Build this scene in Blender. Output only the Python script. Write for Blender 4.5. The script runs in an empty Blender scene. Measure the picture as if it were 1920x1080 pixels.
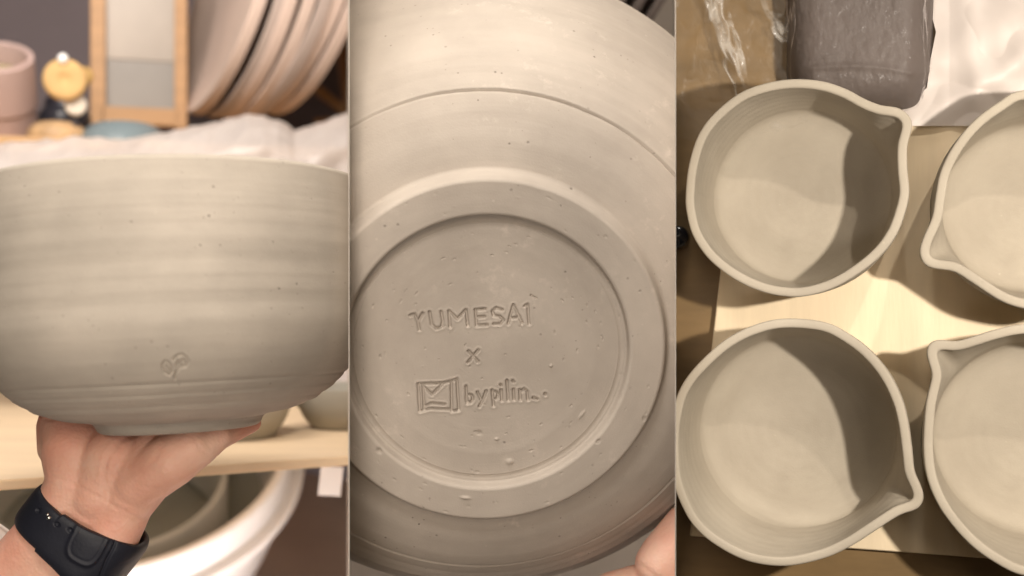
import bpy, bmesh, math, random
import numpy as np
from mathutils import Matrix, Vector, noise

random.seed(7)
rng = np.random.default_rng(7)
F = 2133.3                      # focal length in pixels of a 1920 px wide frame (40 mm on 36 mm)
sc = bpy.context.scene
col = sc.collection

# ------------------------------------------------------------------ camera
cam_d = bpy.data.cameras.new("camera"); cam = bpy.data.objects.new("camera", cam_d); col.objects.link(cam)
cam_d.lens = 40.0; cam_d.sensor_width = 36.0; cam_d.clip_start = 0.01; cam_d.clip_end = 60
cam.rotation_euler = (math.pi/2, 0, 0)
cam_d.dof.use_dof = True; cam_d.dof.focus_distance = 0.75; cam_d.dof.aperture_fstop = 4.3
sc.camera = cam

# ------------------------------------------------------------------ world
w = bpy.data.worlds.new("World"); sc.world = w; w.use_nodes = True
bg = w.node_tree.nodes["Background"]; bg.inputs[0].default_value = (1.0, 0.76, 0.50, 1); bg.inputs[1].default_value = 0.05

sc.view_settings.view_transform = 'Standard'; sc.view_settings.look = 'None'
sc.view_settings.exposure = 0.0; sc.view_settings.gamma = 1.0
sc.cycles.use_denoising = True
sc.cycles.max_bounces = 8

# ------------------------------------------------------------------ lamps
def lamp(name, kind, loc, target, power, colr, size=0.1, size_y=None, cone=None, blend=0.1):
    d = bpy.data.lights.new(name, kind); o = bpy.data.objects.new(name, d); col.objects.link(o)
    o.location = loc; o.rotation_euler = (Vector(target)-Vector(loc)).to_track_quat('-Z', 'Y').to_euler()
    d.energy = power; d.color = colr
    if kind == 'AREA':
        d.size = size
        if size_y: d.shape = 'RECTANGLE'; d.size_y = size_y
    else:
        d.shadow_soft_size = size
        if cone: d.spot_size = math.radians(cone); d.spot_blend = blend
    return o
# big soft ceiling lamp over the left and middle bays
lamp("ceiling_lamp", 'AREA', (-0.12, 0.30, 1.05), (-0.08, 0.85, 0.0), 15, (1.0, 0.94, 0.87), 0.45, 0.30)
# room light falling on the fronts: a near lamp over the left bay; added fills: a broad weak one behind the photographer, a low one brightening the hand
lamp("room_lamp", 'AREA', (-0.085, 0.09, 0.40), (-0.15, 0.75, -0.02), 3.0, (1.0, 0.93, 0.86), 0.15, 0.20)
lamp("rear_fill", 'AREA', (0.02, -0.55, 0.30), (0.0, 0.75, 0.0), 7.0, (1.0, 0.86, 0.69), 0.5, 0.35)
lamp("hand_fill", 'AREA', (-0.16, 0.10, -0.30), (-0.25, 0.72, -0.12), 1.5, (1.0, 0.90, 0.82), 0.20, 0.12)
# lamp over the background shelf of the left bay, and an added fill low down, brightening the basin under the board
lamp("shelf_lamp", 'AREA', (-0.60, 0.95, 0.75), (-0.55, 1.85, 0.3), 9, (1.0, 0.91, 0.83), 0.5, 0.3)
lamp("basin_fill", 'AREA', (-0.33, 0.98, -0.66), (-0.30, 1.70, -0.38), 9.5, (1.0, 0.94, 0.92), 0.5, 0.25)
# two spots lighting the right bay: the main one from the right, the weaker one from the top
lamp("board_lamp", 'SPOT', (0.328, 0.181, 0.05), (0.328-0.08*0.6, 0.181+0.99*0.6, 0.00), 19, (1.0, 0.91, 0.80), 0.011, cone=62, blend=0.15)
lamp("top_lamp", 'SPOT', (0.300, 0.140, 0.52), (0.27, 0.76, -0.06), 7.5, (1.0, 0.90, 0.78), 0.010, cone=56, blend=0.3)

# ------------------------------------------------------------------ helpers
def P(px, py, Y):
    return Vector(((px-960)/F*Y, Y, (540-py)/F*Y))

SEAM_L, SEAM_R = 654.5, 1266.5
BAY = None
made = []                       # (object, bay) to be trimmed against the dividers
def clip_planes(bay):
    """each: (normal pointing to the side that is cut away); all planes hold the camera"""
    def nrm(px, sign):
        v = Vector((F, -(px-960), 0)).normalized()       # points to +x
        return v*sign
    if bay == 'left': return [nrm(SEAM_L-0.9, 1)]
    if bay == 'middle': return [nrm(SEAM_L+0.9, -1), nrm(SEAM_R-0.9, 1)]
    if bay == 'right': return [nrm(SEAM_R+0.9, -1)]
    return []

def tag(o, label=None, cat=None, group=None, kind=None):
    if label: o['label'] = label
    if cat: o['category'] = cat
    if group: o['group'] = group
    if kind: o['kind'] = kind
    return o

def mesh_obj(name, verts, faces, mat, parent=None, M=None, smooth=True):
    me = bpy.data.meshes.new(name)
    if isinstance(verts, np.ndarray) and isinstance(faces, np.ndarray):
        nv, nf, k = len(verts), len(faces), faces.shape[1]
        me.vertices.add(nv); me.vertices.foreach_set('co', verts.astype(np.float32).ravel())
        me.loops.add(nf*k); me.loops.foreach_set('vertex_index', faces.astype(np.int32).ravel())
        me.polygons.add(nf); me.polygons.foreach_set('loop_start', np.arange(0, nf*k, k, dtype=np.int32))
        me.update(calc_edges=True)
    else:
        me.from_pydata([tuple(v) for v in verts], [], [tuple(f) for f in faces])
    me.validate()
    me.polygons.foreach_set('use_smooth', [smooth]*len(me.polygons))
    o = bpy.data.objects.new(name, me); col.objects.link(o)
    if mat: me.materials.append(mat)
    if parent is not None:
        o.parent = parent
        if M is not None: o.matrix_parent_inverse = parent.matrix_world.inverted(); 
    if M is not None: o.matrix_world = M
    made.append((o, BAY))
    return o

def empty(name, M=None):
    o = bpy.data.objects.new(name, None); col.objects.link(o); o.empty_display_size = 0.02
    if M is not None: o.matrix_world = M
    return o

def grid_faces(nu, nv, wrap_u=False, wrap_v=False):
    """index = i*nv + j"""
    iu = np.arange(nu if wrap_u else nu-1); jv = np.arange(nv if wrap_v else nv-1)
    I, J = np.meshgrid(iu, jv, indexing='ij'); I2 = (I+1) % nu; J2 = (J+1) % nv
    return np.stack([I*nv+J, I*nv+J2, I2*nv+J2, I2*nv+J], -1).reshape(-1, 4)

def bmesh_obj(name, bm, mat, parent=None, M=None, smooth=False):
    me = bpy.data.meshes.new(name); bm.to_mesh(me); bm.free()
    me.polygons.foreach_set('use_smooth', [smooth]*len(me.polygons))
    o = bpy.data.objects.new(name, me); col.objects.link(o); me.materials.append(mat)
    if parent is not None: o.parent = parent
    if M is not None: o.matrix_world = M
    made.append((o, BAY)); return o

def box(name, size, M, mat, parent=None, bevel=0.002, seg=2):
    bm = bmesh.new(); bmesh.ops.create_cube(bm, size=1)
    for v in bm.verts: v.co = Vector((v.co.x*size[0], v.co.y*size[1], v.co.z*size[2]))
    if bevel: bmesh.ops.bevel(bm, geom=list(bm.edges), offset=bevel, segments=seg, profile=0.5, affect='EDGES')
    return bmesh_obj(name, bm, mat, parent, M)

def lathe(name, prof, n, mat, parent=None, M=None, wob=0.0):
    prof = np.array(prof, float); th = np.linspace(0, 2*np.pi, n, endpoint=False)
    R = prof[:, 0][:, None]*(1+wob*np.sin(2*th+0.7)[None]); Z = prof[:, 1][:, None]*np.ones(n)[None]
    V = np.stack([R*np.cos(th), R*np.sin(th), Z], -1).reshape(-1, 3)
    return mesh_obj(name, V, grid_faces(len(prof), n, wrap_v=True), mat, parent, M)

def spline(pts, n, closed=False):
    """Catmull-Rom resample"""
    p = np.array(pts, float); out = []
    m = len(p); segs = m if closed else m-1
    for i in range(segs):
        if closed: a, b, c, d = p[(i-1) % m], p[i], p[(i+1) % m], p[(i+2) % m]
        else: a, b, c, d = p[max(i-1, 0)], p[i], p[i+1], p[min(i+2, m-1)]
        t = np.linspace(0, 1, n, endpoint=False)[:, None]
        out.append(0.5*((2*b)+(-a+c)*t+(2*a-5*b+4*c-d)*t**2+(-a+3*b-3*c+d)*t**3))
    if not closed: out.append(p[-1:])
    return np.concatenate(out)

def seg_dist(X, Y, strokes):
    """distance from points to a set of polylines"""
    D = np.full(X.shape, 1e9)
    for s in strokes:
        for a, b in zip(s[:-1], s[1:]):
            dx, dy = b[0]-a[0], b[1]-a[1]; L = dx*dx+dy*dy+1e-18
            t = np.clip(((X-a[0])*dx+(Y-a[1])*dy)/L, 0, 1)
            D = np.minimum(D, np.hypot(X-a[0]-t*dx, Y-a[1]-t*dy))
    return D

def sstep(x): x = np.clip(x, 0, 1); return x*x*(3-2*x)

def noise1(x, seed=0, freq=1.0, octs=3):
    r = np.random.default_rng(seed); out = np.zeros_like(x); amp = 1.0
    for k in range(octs):
        ph = r.uniform(0, 6.28, 6); fr = freq*(2.1**k)*r.uniform(0.6, 1.5, 6)
        out += amp*sum(np.sin(x*f+p) for f, p in zip(fr, ph))/6; amp *= 0.55
    return out

# ------------------------------------------------------------------ materials
def new_mat(name):
    m = bpy.data.materials.new(name); m.use_nodes = True
    nt = m.node_tree; b = nt.nodes['Principled BSDF']
    return m, nt, b
def N(nt, t, **kw):
    n = nt.nodes.new(t)
    for k, v in kw.items():
        if k in n.inputs.keys(): n.inputs[k].default_value = v
        else: setattr(n, k, v)
    return n
def ramp(nt, fac, stops):
    r = nt.nodes.new('ShaderNodeValToRGB'); nt.links.new(fac, r.inputs[0])
    e = r.color_ramp.elements
    while len(e) < len(stops): e.new(0.5)
    for k, (p, c) in enumerate(stops): e[k].position = p; e[k].color = (*c, 1) if len(c) == 3 else c
    return r.outputs[0]
def mixc(nt, fac, a, b, mode='MIX'):
    m = nt.nodes.new('ShaderNodeMix'); m.data_type = 'RGBA'; m.blend_type = mode
    for s, v in ((0, fac), (6, a), (7, b)):
        if hasattr(v, 'links') or hasattr(v, 'is_linked'): nt.links.new(v, m.inputs[s])
        else: m.inputs[s].default_value = v if s == 0 else (*v, 1)
    return m.outputs[2]

def clay(name, c1, c2, dens=0.90, dust=0.0, pit=0.6, grain=0.25, ringfreq=60.0, rough=0.78, ring=0.14, pitscale=230):
    m, nt, b = new_mat(name); L = nt.links
    tc = N(nt, 'ShaderNodeTexCoord')
    # blotches
    n1 = N(nt, 'ShaderNodeTexNoise', Scale=14.0, Detail=6.0, Roughness=0.6); L.new(tc.outputs['Object'], n1.inputs['Vector'])
    # turning streaks: noise squeezed along the axis
    sp = N(nt, 'ShaderNodeSeparateXYZ'); L.new(tc.outputs['Object'], sp.inputs[0])
    ln = N(nt, 'ShaderNodeVectorMath', operation='LENGTH')
    cx = N(nt, 'ShaderNodeCombineXYZ'); L.new(sp.outputs[0], cx.inputs[0]); L.new(sp.outputs[1], cx.inputs[1]); L.new(cx.outputs[0], ln.inputs[0])
    at = N(nt, 'ShaderNodeMath', operation='ARCTAN2'); L.new(sp.outputs[1], at.inputs[0]); L.new(sp.outputs[0], at.inputs[1])
    ats = N(nt, 'ShaderNodeMath', operation='MULTIPLY'); L.new(at.outputs[0], ats.inputs[0]); ats.inputs[1].default_value = 0.02
    cv = N(nt, 'ShaderNodeCombineXYZ'); L.new(ln.outputs['Value'], cv.inputs[0]); L.new(sp.outputs[2], cv.inputs[1]); L.new(ats.outputs[0], cv.inputs[2])
    n2 = N(nt, 'ShaderNodeTexNoise', Scale=ringfreq, Detail=5.0, Roughness=0.65); L.new(cv.outputs[0], n2.inputs['Vector'])
    n1b = N(nt, 'ShaderNodeTexNoise', Scale=5.0, Detail=3.0); L.new(tc.outputs['Object'], n1b.inputs['Vector'])
    fade = ramp(nt, n1b.outputs[0], [(0.40, (0.15, 0.15, 0.15)), (0.62, (1, 1, 1))])
    n2c = N(nt, 'ShaderNodeMath', operation='SUBTRACT'); L.new(n2.outputs[0], n2c.inputs[0]); n2c.inputs[1].default_value = 0.5
    n2f = N(nt, 'ShaderNodeMath', operation='MULTIPLY'); L.new(n2c.outputs[0], n2f.inputs[0]); L.new(fade, n2f.inputs[1])
    n2o = N(nt, 'ShaderNodeMath', operation='ADD'); L.new(n2f.outputs[0], n2o.inputs[0]); n2o.inputs[1].default_value = 0.5
    add = N(nt, 'ShaderNodeMath', operation='ADD'); L.new(n1.outputs[0], add.inputs[0]); L.new(n2o.outputs[0], add.inputs[1])
    base = ramp(nt, N2half(nt, add.outputs[0]), [(0.36, c1), (0.64, c2)])
    # speckles
    v = N(nt, 'ShaderNodeTexVoronoi', Scale=pitscale); L.new(tc.outputs['Object'], v.inputs['Vector'])
    vc = N(nt, 'ShaderNodeSeparateColor'); L.new(v.outputs['Color'], vc.inputs[0])
    th = N(nt, 'ShaderNodeMath', operation='GREATER_THAN'); L.new(vc.outputs[0], th.inputs[0]); th.inputs[1].default_value = dens
    sz = N(nt, 'ShaderNodeMath', operation='MULTIPLY_ADD'); L.new(vc.outputs[2], sz.inputs[0]); sz.inputs[1].default_value = -2.6; sz.inputs[2].default_value = 3.6   # grains of many sizes
    dv = N(nt, 'ShaderNodeMath', operation='MULTIPLY'); L.new(v.outputs['Distance'], dv.inputs[0]); L.new(sz.outputs[0], dv.inputs[1])
    dd = ramp(nt, dv.outputs[0], [(0.12, (1, 1, 1)), (0.34, (0, 0, 0))])
    pm = N(nt, 'ShaderNodeMath', operation='MULTIPLY'); L.new(dd, pm.inputs[0]); L.new(th.outputs[0], pm.inputs[1])
    # gather speckles into patches
    n3 = N(nt, 'ShaderNodeTexNoise', Scale=22.0, Detail=2.0); L.new(tc.outputs['Object'], n3.inputs['Vector'])
    pp = ramp(nt, n3.outputs[0], [(0.40, (0.1, 0.1, 0.1)), (0.66, (1, 1, 1))])
    pm2 = N(nt, 'ShaderNodeMath', operation='MULTIPLY'); L.new(pm.outputs[0], pm2.inputs[0]); L.new(pp, pm2.inputs[1])
    pf = N(nt, 'ShaderNodeMath', operation='MULTIPLY'); L.new(pm2.outputs[0], pf.inputs[0]); pf.inputs[1].default_value = pit
    dark = tuple(x*0.42 for x in c1)
    # pale dust
    th2 = N(nt, 'ShaderNodeMath', operation='LESS_THAN'); L.new(vc.outputs[1], th2.inputs[0]); th2.inputs[1].default_value = 0.014
    pl = N(nt, 'ShaderNodeMath', operation='MULTIPLY'); L.new(dd, pl.inputs[0]); L.new(th2.outputs[0], pl.inputs[1])
    pl2 = N(nt, 'ShaderNodeMath', operation='MULTIPLY'); L.new(pl.outputs[0], pl2.inputs[0]); pl2.inputs[1].default_value = 0.25
    cc = mixc(nt, pf.outputs[0], base, dark); cc = mixc(nt, pl2.outputs[0], cc, tuple(min(1, x*1.5) for x in c2))
    if dust:      # dry clay dust rubbed into patches
        d1 = N(nt, 'ShaderNodeTexNoise', Scale=70.0, Detail=8.0, Roughness=0.75); L.new(tc.outputs['Object'], d1.inputs['Vector'])
        d2_ = N(nt, 'ShaderNodeTexNoise', Scale=11.0, Detail=2.0); L.new(tc.outputs['Object'], d2_.inputs['Vector'])
        da = ramp(nt, d1.outputs[0], [(0.55, (0, 0, 0)), (0.68, (1, 1, 1))]); db = ramp(nt, d2_.outputs[0], [(0.50, (0, 0, 0)), (0.62, (dust, dust, dust))])
        dm = N(nt, 'ShaderNodeMath', operation='MULTIPLY'); L.new(da, dm.inputs[0]); L.new(db, dm.inputs[1])
        cc = mixc(nt, dm.outputs[0], cc, tuple(min(1, x*1.45) for x in c2))
    L.new(cc, b.inputs['Base Color']); b.inputs['Roughness'].default_value = rough; b.inputs['Specular IOR Level'].default_value = 0.35
    # relief
    n4 = N(nt, 'ShaderNodeTexNoise', Scale=900.0, Detail=3.0); L.new(tc.outputs['Object'], n4.inputs['Vector'])
    s1 = N(nt, 'ShaderNodeMath', operation='MULTIPLY'); L.new(n4.outputs[0], s1.inputs[0]); s1.inputs[1].default_value = grain
    s2 = N(nt, 'ShaderNodeMath', operation='MULTIPLY_ADD'); L.new(n2o.outputs[0], s2.inputs[0]); s2.inputs[1].default_value = ring; L.new(s1.outputs[0], s2.inputs[2])
    s3 = N(nt, 'ShaderNodeMath', operation='MULTIPLY_ADD'); L.new(pm2.outputs[0], s3.inputs[0]); s3.inputs[1].default_value = -0.9*pit; L.new(s2.outputs[0], s3.inputs[2])
    bp = N(nt, 'ShaderNodeBump', Strength=0.55, Distance=0.0008); L.new(s3.outputs[0], bp.inputs['Height']); L.new(bp.outputs[0], b.inputs['Normal'])
    return m
def N2half(nt, sock):
    h = N(nt, 'ShaderNodeMath', operation='MULTIPLY'); nt.links.new(sock, h.inputs[0]); h.inputs[1].default_value = 0.5
    return h.outputs[0]

def simple(name, c, rough=0.6, var=0.12, scale=8.0, bump=0.0, bscale=80, spec=0.4, metallic=0.0, coat=0.0, stretch=None, detail=5.0):
    m, nt, b = new_mat(name); L = nt.links
    tc = N(nt, 'ShaderNodeTexCoord'); vec = tc.outputs['Object']
    if stretch:
        mp = N(nt, 'ShaderNodeMapping'); mp.inputs['Scale'].default_value = stretch; L.new(vec, mp.inputs[0]); vec = mp.outputs[0]
    n = N(nt, 'ShaderNodeTexNoise', Scale=scale, Detail=detail, Roughness=0.6); L.new(vec, n.inputs['Vector'])
    cl = ramp(nt, n.outputs[0], [(0.3, tuple(x*(1-var) for x in c)), (0.7, tuple(min(1, x*(1+var)) for x in c))])
    L.new(cl, b.inputs['Base Color']); b.inputs['Roughness'].default_value = rough
    b.inputs['Specular IOR Level'].default_value = spec; b.inputs['Metallic'].default_value = metallic; b.inputs['Coat Weight'].default_value = coat
    if bump:
        n2 = N(nt, 'ShaderNodeTexNoise', Scale=bscale, Detail=4.0); L.new(vec, n2.inputs['Vector'])
        bp = N(nt, 'ShaderNodeBump', Strength=bump, Distance=0.001); L.new(n2.outputs[0], bp.inputs['Height']); L.new(bp.outputs[0], b.inputs['Normal'])
    return m

CLAY_L = clay("greenware_clay", (0.318, 0.280, 0.234), (0.445, 0.391, 0.328), pit=1.0, ringfreq=38, ring=0.12, dens=0.80, pitscale=380)
CLAY_M = clay("greenware_clay_base", (0.355, 0.308, 0.260), (0.480, 0.420, 0.358), pit=0.9, pitscale=260, ringfreq=30, dens=0.84, dust=0.35)
CLAY_R = clay("greenware_clay_smooth", (0.325, 0.282, 0.222), (0.415, 0.366, 0.292), pit=0.15, grain=0.3, ring=0.12, ringfreq=50)

# ================================================================== RIGHT BAY: spouted bowls on a board
BAY = 'right'
thR = math.atan(630/F)
dR = Vector((math.sin(thR), math.cos(thR), 0)); exR = Vector((math.cos(thR), -math.sin(thR), 0)); eyR = Vector((0, 0, 1)); nR = -dR
OR = dR*0.84
def frameR(origin):
    return Matrix(((exR.x, eyR.x, nR.x, origin.x), (exR.y, eyR.y, nR.y, origin.y), (exR.z, eyR.z, nR.z, origin.z), (0, 0, 0, 1)))
def BR(px, py, h=0.0):
    """pixel -> board coordinates (x, y) at height h above the board"""
    r = Vector(((px-960)/F, 1, (540-py)/F)); o = OR+nR*h
    t = o.dot(nR)/r.dot(nR); p = r*t-OR
    return p.dot(exR), p.dot(eyR)
def MR(x, y, h=0.0):
    return frameR(OR+exR*x+eyR*y+nR*h)

def spout_bowl(outline, label, centre=None, H=0.078, foot=0.93, seed=0, lip=0.0060):
    pts = np.array([BR(x, y, H) for x, y in outline])
    dense = spline(pts, 14, closed=True)
    if np.sum(dense[:, 0]*np.roll(dense[:, 1], -1)-np.roll(dense[:, 0], -1)*dense[:, 1]) < 0: dense = dense[::-1]
    c = np.array(BR(*centre, H)) if centre else dense.mean(0)
    d = dense-c
    n = 384; th = np.linspace(-np.pi, np.pi, n, endpoint=False)
    def polar(q):
        a = np.arctan2(q[:, 1], q[:, 0]); r = np.hypot(q[:, 0], q[:, 1]); k = np.argsort(a)
        return np.interp(th, np.concatenate([a[k]-2*np.pi, a[k], a[k]+2*np.pi]), np.tile(r[k], 3))
    Ro = polar(d)
    tg = np.roll(d, -3, 0)-np.roll(d, 3, 0); tg /= np.linalg.norm(tg, axis=1)[:, None]
    nin = np.stack([-tg[:, 1], tg[:, 0]], -1)
    Ri = polar(d+nin*lip)
    k = np.ones(5)/5
    sm = lambda a: np.convolve(np.concatenate([a[-2:], a, a[:2]]), k, 'valid')
    Ro, Ri = sm(Ro), sm(Ri)
    # smooth body radius: harmonics 0..2 fitted away from the spout
    med = np.median(Ro); tip = th[np.argmax(Ro)]
    dang = np.abs(np.angle(np.exp(1j*(th-tip))))
    ok = dang > 0.62
    A = np.stack([np.ones(n), np.cos(th), np.sin(th), 0.5*np.cos(2*th), 0.5*np.sin(2*th)], -1)
    cf = np.linalg.lstsq(A[ok], Ro[ok], rcond=None)[0]; Rs = A@cf
    bump_o = Ro-Rs; bump_i = Ri-(Rs-lip); Rm = Rs.mean()
    sp = sstep(1-dang/0.42)
    rows = []
    def row(f_round, off, z, wb, inner):
        base = Rs*(1-f_round)+Rm*f_round
        bb = bump_i if inner else bump_o
        r = base*1.0+off+bb*wb
        zz = np.full(n, z)-0.0035*sp*sstep((z/H-0.8)/0.2)
        wv = 0.00025*noise1(th*1.0+z*40, seed+11, 2.0)
        rows.append(np.stack([(r+wv)*np.cos(th), (r+wv)*np.sin(th), zz], -1))
    rb = Rm*foot
    # outside, from centre of the base up to the rim
    for f in (0.0, 0.5, 0.9): rows.append(np.stack([rb*f*np.cos(th), rb*f*np.sin(th), np.full(n, 0.003)], -1))
    rows.append(np.stack([rb*0.97*np.cos(th), rb*0.97*np.sin(th), np.full(n, 0.0)], -1))
    zs = np.linspace(0.002, H-0.0026, 34)
    for z in zs:
        t = z/H
        prof = -Rm*(1-foot)*(1-t)**1.9
        row(1-t, prof+0.00008*math.sin(z*900+seed), z, sstep((t-0.30)/0.70)**1.2, False)
    # rounded rim
    for a in np.linspace(0.1, math.pi-0.1, 13):
        ca_ = math.cos(a); q = (1-math.copysign(abs(ca_)**0.6, ca_))/2
        z = H-0.0026+0.0026*math.sin(a)**0.6
        ro = Rs+bump_o; ri = Rs-lip+bump_i
        r = ro*(1-q)+ri*q
        zz = z-0.0035*sp+0.0003*noise1(th, seed+3, 1.6)
        rows.append(np.stack([r*np.cos(th), r*np.sin(th), zz], -1))
    zi = np.linspace(H-0.003, 0.016, 34)
    Rfl = Rm*(foot+0.02)-lip
    for z in zi:
        t = (z-0.006)/(H-0.006)
        prof = -lip-(Rm*(1-foot)+0.001)*(1-t)**2.0
        row(1-t, prof+0.00008*math.sin(z*700+seed*2), z, sstep((t-0.30)/0.70)**1.2, True)
    rl = Rm-lip-(Rm*(1-foot)+0.001)*(1-(0.016-0.006)/(H-0.006))**2.0
    for a in np.linspace(0.15, math.pi/2, 7):
        r = rl-0.016*(1-math.cos(a)) ; z = 0.016-0.0095*math.sin(a)
        rows.append(np.stack([r*np.cos(th), r*np.sin(th), np.full(n, z)], -1))
    r0 = rl-0.016; z0 = 0.0065
    for f in np.linspace(0.97, 0.0, 40):
        z = z0-0.0010*(1-f)+0.00006*math.sin(f*38+seed)*(f > .1)
        rows.append(np.stack([r0*f*np.cos(th), r0*f*np.sin(th), np.full(n, z)], -1))
    V = np.concatenate(rows)
    o = mesh_obj("spouted_bowl", V, grid_faces(len(rows), n, wrap_v=True), CLAY_R, None, MR(c[0], c[1], 0.0065))
    tag(o, label, "bowl", "spouted clay bowls drying on the board")
    return o

def z6(l): return [(1260+x/2.909, y/2.909) for x, y in l]
def z7(l): return [(1260+x/2.909, 350+y/2.909) for x, y in l]
def z8(l): return [(1260+x/2.842, 700+y/2.842) for x, y in l]
b1 = z6([(80, 1060), (98, 900), (150, 740), (240, 620), (380, 510), (540, 455), (690, 438), (830, 452), (950, 492), (1050, 545), (1140, 578), (1225, 588), (1280, 618), (1310, 672), (1300, 735), (1282, 800), (1282, 920), (1292, 1030)]) + \
     z7([(1290, 60), (1268, 150), (1225, 260), (1150, 365), (1040, 460), (900, 545), (760, 592), (640, 600), (500, 575), (350, 508), (210, 400), (120, 270), (85, 140)])
spout_bowl(b1, "unglazed clay bowl whose spout points up to the right, below the dark wrapped block", (1497, 357), seed=1)
b3 = [(1266, 760), (1281, 720), (1312, 680), (1363, 635), (1418, 608), (1473, 597), (1545, 603), (1590, 624), (1631, 655), (1666, 697), (1690, 745), (1702, 790), (1709, 841), (1714, 883), (1727, 912), (1731, 935), (1719, 954), (1689, 963), (1647, 988), (1594, 1022), (1541, 1045), (1471, 1058), (1401, 1048), (1341, 1017), (1302, 982), (1278, 940), (1262, 890), (1258, 820)]
spout_bowl(b3, "unglazed clay bowl at the bottom with a deep shadow and its spout at lower right", (1488, 829), seed=2)
def circ(cx, cy, R, a0, a1, n):
    return [(cx+R*math.cos(math.radians(a)), cy-R*math.sin(math.radians(a))) for a in np.linspace(a0, a1, n)]
# pixel y grows downward; angles counter-clockwise from the right
b2 = z6([(1900, 500), (1780, 560), (1640, 665), (1530, 800), (1460, 940)]) + \
     z7([(1432, 60), (1415, 170), (1370, 275), (1348, 355), (1375, 425), (1440, 450), (1530, 462), (1640, 530), (1780, 620), (1900, 662)]) + circ(1960, 376, 213, -85, 75, 12)
spout_bowl(b2, "unglazed clay bowl cut by the right edge whose spout points to the lower left", (1955, 378), seed=3)
b4 = [(1908, 608), (1861, 618), (1812, 634), (1785, 640), (1757, 636), (1738, 650), (1738, 672), (1747, 700), (1738, 740), (1733, 770), (1730, 841), (1738, 897), (1763, 953), (1809, 1010), (1858, 1048), (1920, 1076)] + circ(1965, 843, 235, -78, 90, 13)
spout_bowl(b4, "unglazed clay bowl at the lower right corner whose spout points to the upper left", (1965, 843), seed=4)

# table and board
def slab(name, px_pts, h0, h1, mat, bevel=0.0008):
    q = [BR(x, y, h1) for x, y in px_pts]
    bm = bmesh.new(); top = [bm.verts.new((x, y, h1)) for x, y in q]; f = bm.faces.new(top)
    if f.normal.z < 0: f.normal_flip()
    r = bmesh.ops.extrude_face_region(bm, geom=[f]); 
    for v in r['geom']:
        if isinstance(v, bmesh.types.BMVert): v.co.z = h0
    bmesh.ops.recalc_face_normals(bm, faces=bm.faces)
    if bevel: bmesh.ops.bevel(bm, geom=list(bm.edges), offset=bevel, segments=1, affect='EDGES')
    return bmesh_obj(name, bm, mat, None, frameR(OR))
WOODPALE = simple("pale_birch_board", (0.80, 0.66, 0.46), rough=0.6, var=0.07, scale=6, stretch=(9, 1, 1), bump=0.15, bscale=60)
WOODTABLE = simple("brown_table_wood", (0.20, 0.128, 0.056), rough=0.42, var=0.25, scale=7, stretch=(1, 4, 1), bump=0.1, bscale=50)
o = slab("drying_board", [(1382, 233), (1338, 620), (1293, 1005), (1600, 1029), (2050, 1062), (2100, 226)], -0.0065+0.0065, 0.0065, WOODPALE)
tag(o, "pale wooden board on the table under the spouted bowls", "board")
o = slab("table", [(1000, -500), (1000, 1700), (2500, 1700), (2500, -500)], -0.03, -0.0005, WOODTABLE, 0)
tag(o, "brown wooden table top under the pale board and the spouted bowls", "table")

# ================================================================== MIDDLE BAY: the upturned bowl base
BAY = 'middle'
Dm = 0.72
tiltv = Vector((-0.065, 1.0, 0.275)).normalized()       # direction foot -> rim
zA = tiltv; xA = Vector((1, 0, 0)); xA = (xA-zA*xA.dot(zA)).normalized(); yA = zA.cross(xA)
Om = P(914, 668, Dm)
Mm = Matrix(((xA.x, yA.x, zA.x, Om.x), (xA.y, yA.y, zA.y, Om.y), (xA.z, yA.z, zA.z, Om.z), (0, 0, 0, 1)))
def BM(px, py, h):
    r = Vector(((px-960)/F, 1, (540-py)/F)); o_ = Om+zA*h
    p = r*(o_.dot(zA)/r.dot(zA))-Om
    return (p.dot(xA), p.dot(yA))
RF = 0.1140; RI = 0.0905; DEP = 0.0085
def q3(l): return [BM(650+x/3.0855, 330+y/3.0855, DEP) for x, y in l]
def q4(l): return [BM(650+x/2.7, 680+y/2.7, DEP) for x, y in l]
def arcp(cx, cy, rx, ry, a0, a1, n=8):
    return [(cx+rx*math.cos(math.radians(a)), cy+ry*math.sin(math.radians(a))) for a in np.linspace(a0, a1, n)]
strokes = [q3(s) for s in [
    [(368, 806), (392, 800), (412, 845), (420, 890)], [(412, 845), (440, 795)],                      # Y
    [(480, 788), (492, 860), (520, 884), (550, 872), (556, 840), (546, 786)],                        # U
    [(598, 872), (592, 782), (640, 828), (690, 775), (702, 866)],                                    # M
    [(800, 770), (745, 774), (752, 866), (812, 862)], [(748, 818), (798, 814)],                      # E
    [(900, 775), (866, 764), (842, 782), (850, 806), (885, 812), (906, 832), (892, 856), (850, 856)],  # S
    [(935, 856), (965, 748), (1015, 852)], [(945, 822), (1000, 818)],                                # A
    [(1032, 752), (1048, 745), (1056, 856)],                                                         # I
    [(706, 1014), (760, 1074)], [(762, 1008), (702, 1078)]]]
strokes_deep = [q3([(1066, 690), (1096, 708)]), q3([(1740, 475), (1755, 505)])]
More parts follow.
